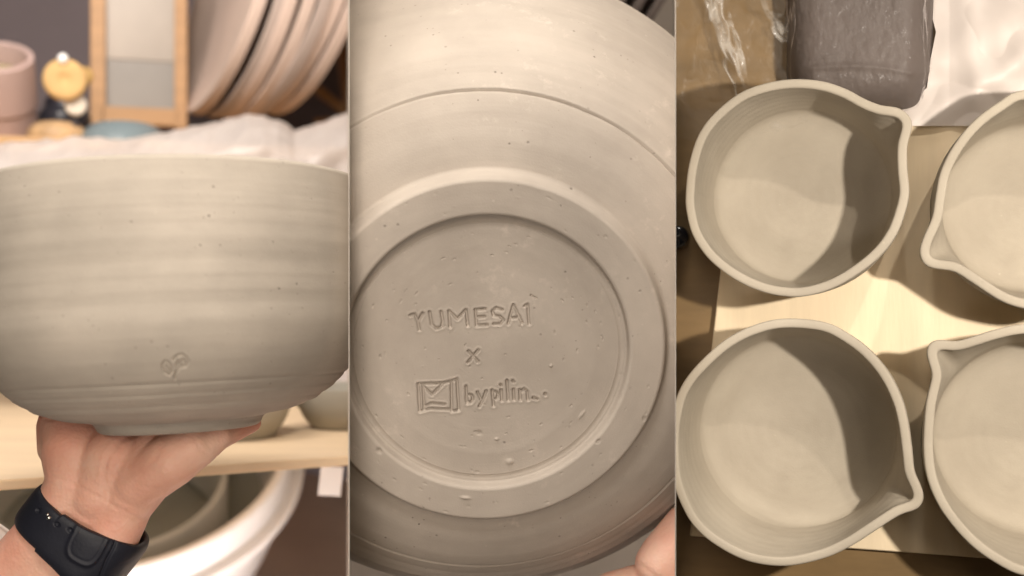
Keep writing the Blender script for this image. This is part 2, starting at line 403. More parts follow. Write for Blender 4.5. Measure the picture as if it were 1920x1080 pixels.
strokes += [q4(s) for s in [
    [(362, 108), (370, 245)], [(388, 118), (392, 238)], [(362, 108), (420, 106), (486, 104)], [(384, 118), (432, 162), (482, 112)],
    [(372, 246), (420, 232), (520, 236)], [(392, 222), (430, 206), (496, 212)], [(486, 104), (556, 86)], [(530, 100), (532, 246)], [(558, 84), (568, 240)], [(532, 246), (568, 240)],
    [(604, 120), (610, 205)], arcp(622, 182, 17, 20, -90, 90), arcp(622, 182, 17, 20, 90, 200, 5),                # b
    [(662, 150), (680, 190)], [(706, 145), (688, 195), (672, 222)],                                             # y
    [(736, 140), (744, 218)], arcp(752, 165, 14, 18, -90, 90),                                                   # p
    [(782, 138), (786, 192)], [(780, 112), (781, 116)],                                                          # i
    [(812, 92), (818, 190)],                                                                                     # l
    [(844, 136), (848, 188)], [(840, 92), (846, 98)],                                                            # i
    [(876, 138), (880, 188)], [(878, 150), (898, 134), (914, 148), (918, 188)],                                  # n
    [(944, 178), (962, 184)], [(1004, 158), (1006, 162)]]]
SW = 0.00105
def mid_disp(X, Y):
    """height change of the recessed base (+ = carved away from the viewer)"""
    D = seg_dist(X, Y, strokes)
    wr = 0.15*noise1(X*900+Y*400, 5, 1.0)
    h = 0.00185*(1-sstep((D/SW-0.30+wr)/0.85))
    h -= 0.00022*np.exp(-((D-SW*1.9)/(SW*0.6))**2)
    Dd = seg_dist(X, Y, strokes_deep); h += 0.0013*(1-sstep(Dd/0.0010))
    return h
# pits and raised crumbs on the base and on the ring
pr = np.random.default_rng(21)
pits = []
for _ in range(170):
    a = pr.uniform(0, 6.28); r = RF*math.sqrt(pr.uniform(0, 1)); pits.append((r*math.cos(a), r*math.sin(a), pr.uniform(0.0003, 0.0007), pr.choice([1, 1, 1, -0.25])*pr.uniform(0.4, 1.0)*0.0009))
for (x, y, s, hgt) in [(825, 500, .0022, -0.0011), (600, 655, .0012, -.0010), (760, 385, .0011, -.001), (1035, 15, .0010, -.001), (1190, 262, .0012, -.0007), (670, 355, .0018, .0008), (170, 420, .002, .0011), (1262, 372, .0016, .001), (1497, 262, .0013, .001)]:
    bx, by = BM(650+x/2.7, 680+y/2.7, DEP); pits.append((bx, by, s, hgt))
# profile, from the base centre outward to the rim and back inside
prof = []
for r in np.linspace(0.0, RI-0.0062, 205): prof.append((r, DEP-0.0006*(r/RI)**2, 'f'))
for r in np.linspace(RI-0.006, RI-0.002, 10): prof.append((r, DEP-0.0006+0.0006*math.sin((r-(RI-0.006))/0.004*math.pi), 'g'))
prof += [(RI-0.0012, DEP-0.0003, 'n'), (RI-0.0003, DEP-0.0018, 'n'), (RI+0.0000, 0.0045, 'n'), (RI+0.0002, 0.0022, 'n'), (RI+0.0008, 0.0007, 'n'), (RI+0.0018, 0.0001, 'n')]
for r in np.linspace(RI+0.0024, RF-0.0022, 34): prof.append((r, 0.0, 'r'))
prof += [(RF-0.0014, 0.0003, 'n'), (RF-0.0006, 0.0010, 'n'), (RF, 0.0020, 'n'), (RF+0.0012, 0.0060, 'n'), (RF+0.0026, 0.0105, 'n'), (RF+0.0034, 0.0122, 'n')]
wall = spline([(RF+0.0048, 0.0128), (0.138, 0.0165), (0.162, 0.028), (0.186, 0.048), (0.207, 0.078), (0.226, 0.118), (0.2360, 0.155), (0.2400, 0.19), (0.2415, 0.225), (0.2412, 0.25)], 40)
wall = np.array([p for i_, p in enumerate(wall) if p[0] < 0.186 or i_ % 3 == 0])
CR = 0.0
for r, z in wall: prof.append((r, z, 'w'))
prof += [(0.2405, 0.2535, 'n'), (0.237, 0.2555, 'n'), (0.233, 0.254, 'n')]
for r, z in reversed(wall[::6]):
    if z > 0.03: prof.append((r-0.010, z+0.004, 'n'))
prof += [(0.12, 0.030, 'n'), (0.0, 0.024, 'n')]
n = 860; th = np.linspace(0, 2*np.pi, n, endpoint=False); rows = []
for i, (r, z, k) in enumerate(prof):
    ra = np.full(n, r); za = np.full(n, z)
    if k in 'fgr':
        X, Y = r*np.cos(th), r*np.sin(th)
        if k in 'fg': za = za+mid_disp(X, Y)
        za = za+0.00004*float(noise1(np.array([r]), 77, 420.0, 4)[0])*(1+0.6*noise1(th+r*30, 78, 1.0))
        if k == 'f': za = za-0.0002*np.exp(-((r-0.070)/0.004)**2)
        for (bx, by, s, hg) in pits:
            if abs(math.hypot(bx, by)-r) < 3.5*s:
                rb_ = math.hypot(bx, by)+1e-9; dr_ = ((X-bx)*bx+(Y-by)*by)/rb_; dt_ = ((Y-by)*bx-(X-bx)*by)/rb_
                el = 1.0+1.6*((s*1e5) % 1.0); za = za+hg*np.exp(-((dr_*dr_*1.3+dt_*dt_/(el*el))/(s*s))**1.5)
    if k == 'w':
        # turning facets and the thin crack line
        dn = (0.0006*math.sin(r*260+0.6)+0.0002*math.sin(r*700))*sstep((r-0.165)/0.02)+0.00010*float(noise1(np.array([r]), 79, 380.0, 4)[0])*(1+0.6*noise1(th+r*25, 80, 1.1))
        wobc = 0.164+0.0018*noise1(th, 8, 1.2)+0.0002*noise1(th, 9, 26)
        cr = 0.0022*np.exp(-((r-wobc)/0.0007)**2)*(0.3+0.7*sstep(0.6+0.8*noise1(th, 12, 2.0)))
        st = 0.0005*sstep((r-wobc)/0.003)
        ra = ra-dn*0.6-cr*0.5-0.0; za = za+dn+cr+st
    rows.append(np.stack([ra*np.cos(th), ra*np.sin(th), za], -1))
V = np.concatenate(rows)
o = mesh_obj("upturned_bowl", V, grid_faces(len(rows), n, wrap_v=True)[:, ::-1].copy(), CLAY_M, None, Mm)
tag(o, "large clay bowl turned to show its stamped underside and round foot ring", "bowl")

# ================================================================== LEFT BAY: bowl held up on a hand
BAY = 'left'
thL = math.atan((327-960)/F)
dL = Vector((math.sin(thL), math.cos(thL), 0)); exL = Vector((math.cos(thL), -math.sin(thL), 0)); ZZ = Vector((0, 0, 1))
def PL(px, py, d):
    r = Vector(((px-960)/F, 1, (540-py)/F)); return r*(d/r.dot(dL))
def frameL(origin, roll=0.0, pitch=0.0, yaw=0.0):
    """x = right, y = away from the camera, z = up, standing at origin"""
    M = Matrix(((exL.x, dL.x, 0, 0), (exL.y, dL.y, 0, 0), (exL.z, dL.z, 1, 0), (0, 0, 0, 1)))
    return Matrix.Translation(origin) @ M @ Matrix.Rotation(math.radians(roll), 4, 'Y') @ Matrix.Rotation(math.radians(pitch), 4, 'X') @ Matrix.Rotation(math.radians(yaw), 4, 'Z')
def pxm(d): return d/F          # metres per pixel at depth d

# ---- held bowl
DB = 0.775
MB_ = frameL(PL(330, 556, DB), roll=-1.9, pitch=-3.7, yaw=0) @ Matrix.Diagonal((1, 1.18, 1, 1))
lprof = []
outer = [(0.0475, -0.0860), (0.0495, -0.0853), (0.0513, -0.0835), (0.0530, -0.0805), (0.0565, -0.0785), (0.0720, -0.0758), (0.0860, -0.0708), (0.0890, -0.0692), (0.0975, -0.0635), (0.1000, -0.0615), (0.1090, -0.0525), (0.1170, -0.0415), (0.1225, -0.0280), (0.1250, -0.0080), (0.1262, 0.0150), (0.1266, 0.0350), (0.1262, 0.0520), (0.1256, 0.0655)]
op = spline(outer, 26)
rim = [(r, z-0.009) for r, z in [(0.1250, 0.0762), (0.1238, 0.0770), (0.1222, 0.0770), (0.1208, 0.0760), (0.1200, 0.0745)]]
inner = [(r-0.0058, z+0.0015) for r, z in reversed(outer[5:]) if z < 0.061]
inpf = [(0.0, -0.0810), (0.030, -0.0810), (0.042, -0.0810), (0.0445, -0.0845), (0.0460, -0.0858)]
prof = [(r, z, 0) for r, z in inpf] + [(r, z, 1) for r, z in op] + [(r, z, 0) for r, z in rim] + [(r, z, 0) for r, z in inner] + [(0.04, -0.074, 0), (0.0, -0.074, 0)]
# angles: denser where the two stamped leaves sit
ang0 = math.radians(-90)
sa = -math.pi/2
ths = np.sort(np.unique(np.concatenate([np.linspace(-math.pi, math.pi, 420, endpoint=False), np.linspace(sa-0.20, sa+0.22, 260)])))
n = len(ths); rows = []
def zoom2(l): return [(x/2.512, 650+y/2.512) for x, y in l]
leaf_px = [zoom2(s) for s in [
    [(768, 78), (764, 98), (776, 122), (798, 132), (812, 118), (806, 92), (790, 72), (776, 70), (768, 78)], [(778, 84), (800, 118)],
    [(818, 60), (834, 42), (858, 36), (880, 52), (888, 74), (876, 92), (852, 96)], [(852, 96), (834, 112), (824, 130), (826, 152)], [(852, 70), (866, 60), (872, 74), (858, 90), (844, 84), (852, 70)], [(838, 66), (832, 92), (842, 98)]]]
MBi = MB_.inverted()
def leaf_local(l):
    out = []
    for x, y in l:      # where the pixel ray meets the wall of the bowl, in (angle, height)
        r = (MBi.to_3x3()@Vector(((x-960)/F, 1, (540-y)/F))); o_ = MBi.translation
        rad = 0.117
        for _ in range(8):
            a = r.x**2+r.y**2; b_ = o_.x*r.x+o_.y*r.y; c_ = o_.x**2+o_.y**2-rad**2
            t = (-b_-math.sqrt(max(0, b_*b_-a*c_)))/a; p = o_+r*t
            rad = float(np.interp(p.z, op[:, 1], op[:, 0]))
        out.append((math.atan2(p.y, p.x)*0.115, p.z))
    return out
leaf = [leaf_local(s) for s in leaf_px]
for r, z, k in prof:
    ra = np.full(n, r)
    if k == 1:
        f = sstep((z+0.08)/0.03)
        ra = ra+f*(0.00030*float(noise1(np.array([z]), 31, 110.0, 4)[0])*(0.8+0.4*noise1(ths+z*9, 33, 1.3))+0.0002*noise1(ths+z*3, 34, 1.5))
        for zc, amp, wd in ((-0.0545, 0.0009, 0.0010), (-0.0605, 0.0006, 0.0009), (-0.0672, 0.0011, 0.0011), (-0.0725, 0.0007, 0.0008)):
            ra = ra-amp*math.exp(-((z-zc)/wd)**2)*(0.7+0.3*noise1(ths, 3, 3.0))
        if -0.07 < z < -0.02:
            D = seg_dist(ths*0.115, np.full(n, z), leaf)
            ra = ra-0.0011*(1-sstep(D/0.0007-0.25))
    rows.append(np.stack([ra*np.cos(ths), ra*np.sin(ths), np.full(n, z)+(0.0004*noise1(ths, 4, 1.0) if z > 0.052 else 0)], -1))
o = mesh_obj("held_bowl", np.concatenate(rows), grid_faces(len(rows), n, wrap_v=True), CLAY_L, None, MB_)
tag(o, "large deep clay bowl with a small leaf stamp, held up on a hand", "bowl")

# ---- bodies grown from tapered capsules
SKIN, nts, bs = new_mat("skin")
tc = N(nts, 'ShaderNodeTexCoord'); n1 = N(nts, 'ShaderNodeTexNoise', Scale=26.0, Detail=5.0); nts.links.new(tc.outputs['Object'], n1.inputs['Vector'])
cl = ramp(nts, n1.outputs[0], [(0.30, (0.66, 0.33, 0.24)), (0.52, (0.75, 0.44, 0.33)), (0.72, (0.80, 0.53, 0.41))])
nr1 = N(nts, 'ShaderNodeTexNoise', Scale=11.0, Detail=3.0); nts.links.new(tc.outputs['Object'], nr1.inputs['Vector'])
redm = ramp(nts, nr1.outputs[0], [(0.50, (0, 0, 0)), (0.68, (0.6, 0.6, 0.6))])
nts.links.new(mixc(nts, redm, cl, (0.74, 0.30, 0.22)), bs.inputs['Base Color']); bs.inputs['Roughness'].default_value = 0.5; bs.inputs['Subsurface Weight'].default_value = 0.25
bs.inputs['Subsurface Radius'].default_value = (0.010, 0.004, 0.002); bs.inputs['Subsurface Scale'].default_value = 0.5; bs.inputs['Specular IOR Level'].default_value = 0.35
v1 = N(nts, 'ShaderNodeTexVoronoi', Scale=420.0); n2 = N(nts, 'ShaderNodeTexNoise', Scale=120.0, Detail=6.0); nts.links.new(tc.outputs['Object'], n2.inputs['Vector']); nts.links.new(tc.outputs['Object'], v1.inputs['Vector'])
ad = N(nts, 'ShaderNodeMath', operation='ADD'); nts.links.new(v1.outputs['Distance'], ad.inputs[0]); nts.links.new(n2.outputs[0], ad.inputs[1])
bp = N(nts, 'ShaderNodeBump', Strength=0.4, Distance=0.0006); nts.links.new(ad.outputs[0], bp.inputs['Height']); nts.links.new(bp.outputs[0], bs.inputs['Normal'])

def body(name, chains, mat, voxel=0.0014, smooth=6, creases=None, crease_depth=0.0010, crease_w=0.0012):
    bm = bmesh.new(); bmesh.ops.create_icosphere(bm, subdivisions=3, radius=1.01)
    sv = np.array([v.co[:] for v in bm.verts]); sf = np.array([[v.index for v in f.verts] for f in bm.faces]); bm.free()
    vs_, fs_ = [], []
    for ch in chains:
        for (a, ra), (b, rb) in zip(ch[:-1], ch[1:]):
            L = (b-a).length; k = max(2, int(L/(min(ra, rb)*0.12)))
            for i in range(k+1):
                t = i/k; c = a.lerp(b, t); r = ra+(rb-ra)*t
                fs_.append(sf+len(sv)*len(vs_)); vs_.append(sv*r+np.array(c[:]))
    o = mesh_obj(name, np.concatenate(vs_), np.concatenate(fs_), mat); me = o.data; made.pop()
    m = o.modifiers.new("r", 'REMESH'); m.mode = 'VOXEL'; m.voxel_size = voxel
    m2 = o.modifiers.new("s", 'SMOOTH'); m2.factor = 0.6; m2.iterations = smooth
    dg = bpy.context.evaluated_depsgraph_get(); me2 = bpy.data.meshes.new_from_object(o.evaluated_get(dg))
    o.modifiers.clear(); o.data = me2; me2.name = name; me2.materials.clear(); me2.materials.append(mat)
    if creases:
        nv = len(me2.vertices); co = np.empty(nv*3, np.float32); me2.vertices.foreach_get('co', co); co = co.reshape(-1, 3)
        no = np.array([v.normal[:] for v in me2.vertices])
        px = 960+F*co[:, 0]/co[:, 1]; py = 540-F*co[:, 2]/co[:, 1]
        facing = (no*co).sum(1) < 0
        for st, dep, wd in creases:
            D = seg_dist(px, py, [spline(st, 6).tolist()])*0.00034
            h = dep*np.exp(-(D/wd)**2)-0.35*dep*np.exp(-((D-wd*2.2)/wd)**2)
            co -= (no*(h*facing)[:, None]).astype(np.float32)
        me2.vertices.foreach_set('co', co.ravel()); me2.update()
    me2.polygons.foreach_set('use_smooth', [True]*len(me2.polygons))
    made.append((o, BAY)); return o
def J(px, py, Y, rpx): return (P(px, py, Y), rpx*Y/F)

hand = [
    [J(-150, 1210, .765, 72), J(20, 1085, .75, 62), J(112, 968, .738, 52), J(142, 900, .735, 52)],
    [J(-60, 1290, .765, 80), J(95, 1130, .75, 66), J(196, 1022, .738, 56), J(232, 950, .735, 52)],
    [J(50, 1130, .755, 68), J(155, 995, .742, 58), J(190, 920, .738, 58)],
    # palm
    [J(142, 900, .735, 52), J(142, 845, .740, 62), J(140, 800, .755, 60)],
    [J(190, 925, .735, 58), J(215, 860, .735, 62), J(220, 815, .760, 60)],
    [J(232, 950, .735, 50), J(272, 890, .730, 56), J(300, 850, .735, 56), J(310, 828, .765, 50)],
    # ball of the thumb and thumb
    [J(262, 905, .728, 50), J(322, 862, .722, 52), J(362, 838, .722, 42)],
    [J(322, 872, .726, 40), J(368, 842, .722, 37), J(408, 818, .728, 27), J(440, 806, .745, 22), J(470, 792, .765, 20)],
    # fingers fanned out under the foot and the belly
    [J(112, 838, .748, 40), J(103, 800, .762, 33), J(104, 776, .775, 27), J(112, 757, .80, 24), J(118, 742, .83, 22)],
    [J(165, 800, .765, 34), J(160, 775, .80, 27), J(160, 760, .84, 25), J(165, 742, .87, 23)],
    [J(205, 800, .77, 34), J(225, 785, .82, 27), J(240, 772, .86, 25), J(250, 757, .89, 22)],
    [J(245, 800, .77, 34), J(290, 788, .82, 27), J(320, 776, .86, 25), J(345, 762, .89, 22)],
]
cre = [([(84, 786), (100, 786), (118, 774)], 0.00060, 0.0009), ([(95, 893), (130, 905), (190, 935), (240, 962), (262, 975)], 0.00050, 0.0010),
       ([(93, 882), (140, 890), (195, 918)], 0.00030, 0.0008), ([(200, 940), (235, 968), (262, 985)], 0.00030, 0.0008),
       ([(205, 935), (196, 880), (222, 830), (260, 812)], 0.00055, 0.0014), ([(354, 812), (366, 826), (376, 842), (390, 852)], 0.00035, 0.0010),
       ([(110, 870), (150, 878), (195, 872)], 0.00025, 0.0012), ([(250, 905), (300, 920), (330, 915)], 0.00020, 0.0012), ([(275, 880), (300, 845), (310, 822)], 0.00025, 0.0014)]
o = body("person", hand, SKIN, smooth=5, creases=cre)
tag(o, "person's bare hand and forearm with palm up, holding the leaf-stamped bowl from below", "person")
person = o

# sleeve: a short tube of white cloth at the bottom left corner
WHITE = simple("white_cloth", (0.82, 0.79, 0.76), rough=0.8, var=0.05, scale=20, bump=0.3, bscale=300)
a0 = P(-150, 1230, .76); a1 = P(15, 1085, .752); ax = (a1-a0).normalized(); bx = ax.cross(Vector((0, 1, 0))).normalized(); cx_ = ax.cross(bx)
vs = []; nu, nv_ = 34, 64
for i in range(nu):
    t = i/(nu-1)
    for j in range(nv_):
        a = 2*math.pi*j/nv_; r = 0.048*(1+0.06*math.sin(t*16+math.sin(a*2)*1.5)+0.03*math.sin(a*3+t*5))
        if i == nu-1: r *= 0.93
        p = a0.lerp(a1, t)+bx*(r*1.25*math.cos(a))+cx_*(r*0.9*math.sin(a)); vs.append(p)
sl = mesh_obj("sleeve", np.array([v[:] for v in vs]), grid_faces(nu, nv_, wrap_v=True), WHITE, person)
m = sl.modifiers.new("th", 'SOLIDIFY'); m.thickness = 0.002

# ---- dark watch band around the wrist
BAND = simple("navy_silicone", (0.011, 0.012, 0.019), rough=0.5, var=0.2, scale=30, bump=0.12, bscale=500, spec=0.3)
METAL = simple("polished_steel", (0.7, 0.7, 0.68), rough=0.2, metallic=1.0, var=0.03)
Wc = P(146, 1000, .742); aw = (P(245, 862, .742)-P(150, 985, .742)).normalized()
bw = (P(240, 1068, .742)-P(60, 932, .742)); bw = (bw-aw*bw.dot(aw)).normalized(); cw = aw.cross(bw)
if cw.y > 0: cw = -cw
def wS(phi, v, extra=0.0):
    """phi 0 = lower right end, 90 deg = facing the camera; v in -1..1 along the arm"""
    c, s = math.cos(phi), math.sin(phi); e = 2/2.5
    k = sstep((c+0.25)/1.1)
    X = (0.0385+0.0035*k)*math.copysign(abs(c)**e, c); Yc = 0.0300*math.copysign(abs(s)**e, s)
    hw = 0.0145+0.0065*float(k)-0.0015*math.sin(phi)*(c < -0.2)
    ev = 1-abs(v)**5; th_ = -0.0022*(abs(v)**6)
    nrm_ = (bw*(c/0.040)+cw*(s/0.030)).normalized()
    return Wc+bw*X+cw*Yc+aw*(hw*v)+nrm_*(th_+extra)
NU, NV = 420, 90
def topx(p): return (960+F*p.x/p.y, 540-F*p.z/p.y)
vs = np.zeros((NU*NV, 3)); base = []
for i in range(NU):
    for j in range(NV):
        base.append(wS(2*math.pi*i/NU, -1+2*j/(NV-1)))
B = np.array([p[:] for p in base]); bnx = 960+F*B[:, 0]/B[:, 1]; bny = 540-F*B[:, 2]/B[:, 1]
front = np.repeat(np.sin(2*np.pi*np.arange(NU)/NU) > 0, NV)
# oval pad with a raised lip, two adjustment holes, in arm coordinates of the picture plane
oc = (167, 1012); ca, sa_ = math.cos(math.radians(-28)), math.sin(math.radians(-28))
ux = (bnx-oc[0])*ca-(bny-oc[1])*sa_; uy = (bnx-oc[0])*sa_+(bny-oc[1])*ca
q = (np.abs(ux/31)**3.2+np.abs(uy/46)**3.2)**(1/3.2)
h = 0.0010*np.exp(-((q-1.0)/0.10)**2)+0.0007*(1-sstep((q-0.75)/0.25))
for hx, hy in zoom2([(268, 838), (330, 866), (180, 772)]):
    h -= 0.0016*(1-sstep((np.hypot(bnx-hx, bny-hy)-3.0)/3.0))
# seam where the band meets the watch case
sd = seg_dist(bnx, bny, [spline(zoom2([(500, 780), (545, 850), (540, 930), (500, 1010), (470, 1090)]), 6).tolist()])
h -= 0.0012*np.exp(-(sd/2.6)**2)
nr = np.array([(bw*(math.cos(2*math.pi*i/NU)/0.040)+cw*(math.sin(2*math.pi*i/NU)/0.030)).normalized()[:] for i in range(NU)])
Vb = B+np.repeat(nr, NV, 0)*(h*front)[:, None]
# inner skin of the band
Vi = B-np.repeat(nr, NV, 0)*0.0030
allV = np.zeros((NU, NV+8, 3)); allV[:, :NV] = Vb.reshape(NU, NV, 3); allV[:, NV:] = Vi.reshape(NU, NV, 3)[:, np.linspace(NV-1, 0, 8).astype(int)]
o = mesh_obj("wrist_watch", allV.reshape(-1, 3), grid_faces(NU, NV+8, True, True), BAND, None)
tag(o, "dark navy silicone watch band worn round the wrist below the held bowl", "watch")
wt = o
for hx, hy, r in ((90.0, 964.5, 0.0010), (93.5, 971.5, 0.0013)):
    k = np.argmin(np.hypot(bnx-hx, bny-hy)+np.where(front, 0, 1e6)); i = k//NV
    c = Vector(B[k])+Vector(nr[i])*0.0006
    bm = bmesh.new(); bmesh.ops.create_uvsphere(bm, u_segments=16, v_segments=10, radius=r, matrix=Matrix.Translation(c))
    bmesh_obj("pin", bm, METAL, wt, smooth=True)

# ---- table board behind, with what stands on it
TZ = -0.150
def T(px, py): # table pixel -> world
    Y = -TZ*F/(py-540); return P(px, py, Y)
TABLE_L = simple("pale_beech_board", (0.80, 0.62, 0.42), rough=0.5, var=0.07, scale=5, stretch=(1, 6, 1), bump=0.1)
f0, f1 = T(-500, 935), T(740, 850)
bk = dL*1.5
bm = bmesh.new(); c8 = [f0, f1, f1+bk, f0+bk]
tv = [bm.verts.new(p) for p in c8]; bv = [bm.verts.new(p-ZZ*0.008) for p in c8]
bm.faces.new(tv); bm.faces.new(bv[::-1])
for i in range(4): bm.faces.new((tv[i], bv[i], bv[(i+1) % 4], tv[(i+1) % 4]))
bmesh.ops.recalc_face_normals(bm, faces=bm.faces); bmesh.ops.bevel(bm, geom=list(bm.edges), offset=0.001, segments=2, affect='EDGES')
o = bmesh_obj("work_board", bm, TABLE_L); tag(o, "pale wooden work board behind the hand and below the held bowl", "board")

CLAY_B = clay("greenware_clay_far", (0.36, 0.34, 0.29), (0.42, 0.39, 0.33), pit=0.1)
def small_bowl(px, py, R, H, label, spout=None):
    base = T(px, py); n = 120; th = np.linspace(0, 2*np.pi, n, endpoint=False); rows = []
    pr = [(0, 0), (R*.62, 0), (R*.72, H*.08), (R*.86, H*.3), (R*.95, H*.6), (R, H*.97), (R-.001, H), (R-.004, H), (R-.005, H*.96), (R*.9-.005, H*.5), (R*.7, H*.12), (0, H*.08)]
    for r, z in spline(pr, 6):
        b_ = 0
        if spout is not None: b_ = 0.012*np.exp(-((np.angle(np.exp(1j*(th-spout))))/0.20)**2)*sstep((z/H-.4)/.6)*(r > .3*R)
        rr = max(r, 0)+b_; rows.append(np.stack([rr*np.cos(th), rr*np.sin(th), np.full(n, z)], -1))
    o = mesh_obj("small_bowl", np.concatenate(rows), grid_faces(len(rows), n, wrap_v=True), CLAY_B, None, frameL(Vector((base.x, base.y, TZ+0.0002))))
    tag(o, label, "bowl", "small grey bowls on the work board")
small_bowl(436, 818, 0.062, 0.058, "grey clay bowl on the work board, half hidden behind the foot of the held bowl")
small_bowl(652, 800, 0.056, 0.044, "grey clay bowl on the work board at the right, with a spout to the left", spout=math.pi)

# hanging slip of paper under the board
PAPER = simple("white_paper", (0.55, 0.53, 0.52), rough=0.6, var=0.03)
c = PL(620, 902, 1.17)
o = box("paper_slip", (0.023, 0.0012, 0.030), frameL(c, roll=6), PAPER, bevel=0.0004); tag(o, "small white slip hanging from the front edge of the work board", "paper")

# floor / lower wall
FLOORM = simple("brown_floor", (0.58, 0.42, 0.33), rough=0.6, var=0.18, scale=3, bump=0.2, bscale=40)
def quadL(name, pts, mat):
    o = mesh_obj(name, [p[:] for p in pts], [(0, 1, 2, 3)], mat, smooth=False); return o
o = quadL("floor", [PL(-500, 2400, 0.9)*1.0, PL(1500, 2400, 0.9), PL(1300, 760, 3.0), PL(-500, 760, 3.0)], FLOORM); tag(o, kind='structure')

# white basin under the board
BASIN = simple("white_plastic", (0.68, 0.67, 0.67), rough=0.3, var=0.03, coat=0.3)
GREYW = simple("grey_slurry", (0.30, 0.31, 0.28), rough=0.35, var=0.12)
d2 = 1.62; R = 385*pxm(d2)*0.965
Mb = frameL(PL(172, 822, d2), pitch=30)
pr = [(R*.80, -.10), (R*.84, -.06), (R*.86, -.028), (R*.875, -.008), (R*.89, 0.0), (R*.905, 0.003), (R*.925, 0.003), (R*.938, -.001), (R*.942, -.012), (R*.940, -.030), (R*.948, -.038), (R*.990, -.036), (R*1.0, -.041), (R*.995, -.048), (R*.945, -.056), (R*.92, -.09), (R*.86, -.15)]
bs_root = empty("basin", frameL(PL(172, 1000, 1.4)))
tag(bs_root, "white round plastic basin under the work board, behind the wrist", "basin")
bpy.context.view_layer.update()
def under_table(o):
    me = o.data; bm = bmesh.new(); bm.from_mesh(me); Mi = o.matrix_world.inverted()
    bmesh.ops.bisect_plane(bm, geom=bm.verts[:]+bm.edges[:]+bm.faces[:], plane_co=Mi@Vector((0, 0, TZ-0.012)), plane_no=(o.matrix_world.to_3x3().transposed()@ZZ).normalized(), clear_outer=True)
    bm.to_mesh(me); bm.free()
def child(o, root):
    mw = o.matrix_world.copy(); o.parent = root; o.matrix_world = mw
for nm, prf, mt in (("rim", spline(pr, 5), BASIN), ("basin_inside", [(R*.80, -.10), (R*.60, -.13), (R*.3, -.14), (0, -.14)], GREYW), ("divider_rib", None, BASIN)):
    if prf is None: continue
    o = lathe(nm, prf, 200, mt, None, Mb); bpy.context.view_layer.update(); under_table(o); child(o, bs_root)
# grey bucket edge inside the basin
o = lathe("inner_pan", spline([(R*.50, -.12), (R*.52, -.03), (R*.53, -.025), (R*.55, -.03), (R*.56, -.12)], 6), 160, simple("grey_pan", (0.42, 0.43, 0.41), rough=0.4), None, Mb@Matrix.Translation((0.02, -0.045, 0)))
bpy.context.view_layer.update(); under_table(o); child(o, bs_root)

# ---- background shelf and its things (local frame of the left bay)
WALLM = simple("dark_mauve_wall", (0.20, 0.165, 0.175), rough=0.8, var=0.15, scale=2)
o = mesh_obj("back_wall", [PL(-700, -900, 2.5)[:], PL(2200, -900, 2.5)[:], PL(2200, 1500, 2.5)[:], PL(-700, 1500, 2.5)[:]], [(0, 1, 2, 3)], WALLM, smooth=False); tag(o, kind='structure')
SH = 0.205
SHW = simple("shelf_wood", (0.50, 0.30, 0.14), rough=0.5, var=0.15, stretch=(1, 8, 1))
c = dL*1.93+exL*0.0; o = box("shelf", (1.4, 0.54, 0.02), frameL(Vector((c.x, c.y, SH-0.010))), SHW); tag(o, "brown wooden shelf behind the crumpled plastic sheet", "shelf")
def onshelf(px, d): r = PL(px, 540, d); return Vector((r.x, r.y, SH))
# pink cup
PINK = simple("pink_plastic", (0.50, 0.37, 0.34), rough=0.5, var=0.05)
R = 60*pxm(1.80); H = 0.140
pr = spline([(0, 0), (R*.88, 0), (R*.92, .004), (R*.96, H*.35), (R*.965, H*.5), (R*1.0, H*.51), (R*1.01, H*.53), (R*1.0, H*.98), (R*.97, H), (R*.86, H), (R*.83, H*.97), (R*.80, H*.3), (0, H*.28)], 5)
o = lathe("cup", pr, 96, PINK, None, frameL(onshelf(8, 1.86)+ZZ*0.012, pitch=36)); tag(o, "pink round tub cut by the left edge, standing on the shelf", "tub")
o2 = lathe("filling", [(R*.81, H*.80), (R*.5, H*.805), (0, H*.805)], 64, simple("olive_filling", (0.33, 0.27, 0.16), rough=0.6)); o2.parent = o
# yellow disc with knob
YEL = simple("yellow_sponge", (0.56, 0.36, 0.15), rough=0.7, var=0.10, scale=30, bump=0.3, bscale=120)
root = empty("yellow_disc", frameL(PL(122, 148, 1.72))); tag(root, "round yellow disc with a white knob on top and a pale smaller disc below", "ornament")
def discL(name, px, py, d, R, t, mat, root, dimple=0.0, yaw=0, pitch=0):
    pr = spline([(0, t/2-dimple), (R*.18, t/2-dimple*.7), (R*.35, t/2), (R*.8, t/2), (R*.97, t*.3), (R, 0), (R*.97, -t*.3), (R*.8, -t/2), (0, -t/2)], 4)
    o = lathe(name, pr, 64, mat, None, frameL(PL(px, py, d), yaw=0, pitch=90+pitch, roll=yaw)); bpy.context.view_layer.update(); child(o, root); return o
bpy.context.view_layer.update()
discL("disc", 122, 150, 1.72, 37*pxm(1.72), 0.018, YEL, root, 0.003)
discL("lower_disc", 142, 197, 1.73, 19*pxm(1.72), 0.010, simple("pale_beige", (0.62, 0.55, 0.46)), root)
discL("side_wing", 158, 142, 1.745, 16*pxm(1.72), 0.010, simple("ochre", (0.42, 0.26, 0.08)), root)
bm = bmesh.new(); bmesh.ops.create_uvsphere(bm, u_segments=24, v_segments=16, radius=9*pxm(1.72), matrix=Matrix.Translation(PL(118, 110, 1.71))); o = bmesh_obj("knob", bm, simple("white_knob", (0.9, 0.9, 0.88), rough=0.25, coat=0.5), smooth=True); child(o, root)
bm = bmesh.new(); bmesh.ops.create_cone(bm, cap_ends=True, segments=16, radius1=0.006, radius2=0.004, depth=0.05, matrix=Matrix.Translation(PL(140, 225, 1.74))); o = bmesh_obj("stem", bm, simple("dark_stem", (0.05, 0.045, 0.05)), smooth=True); child(o, root)
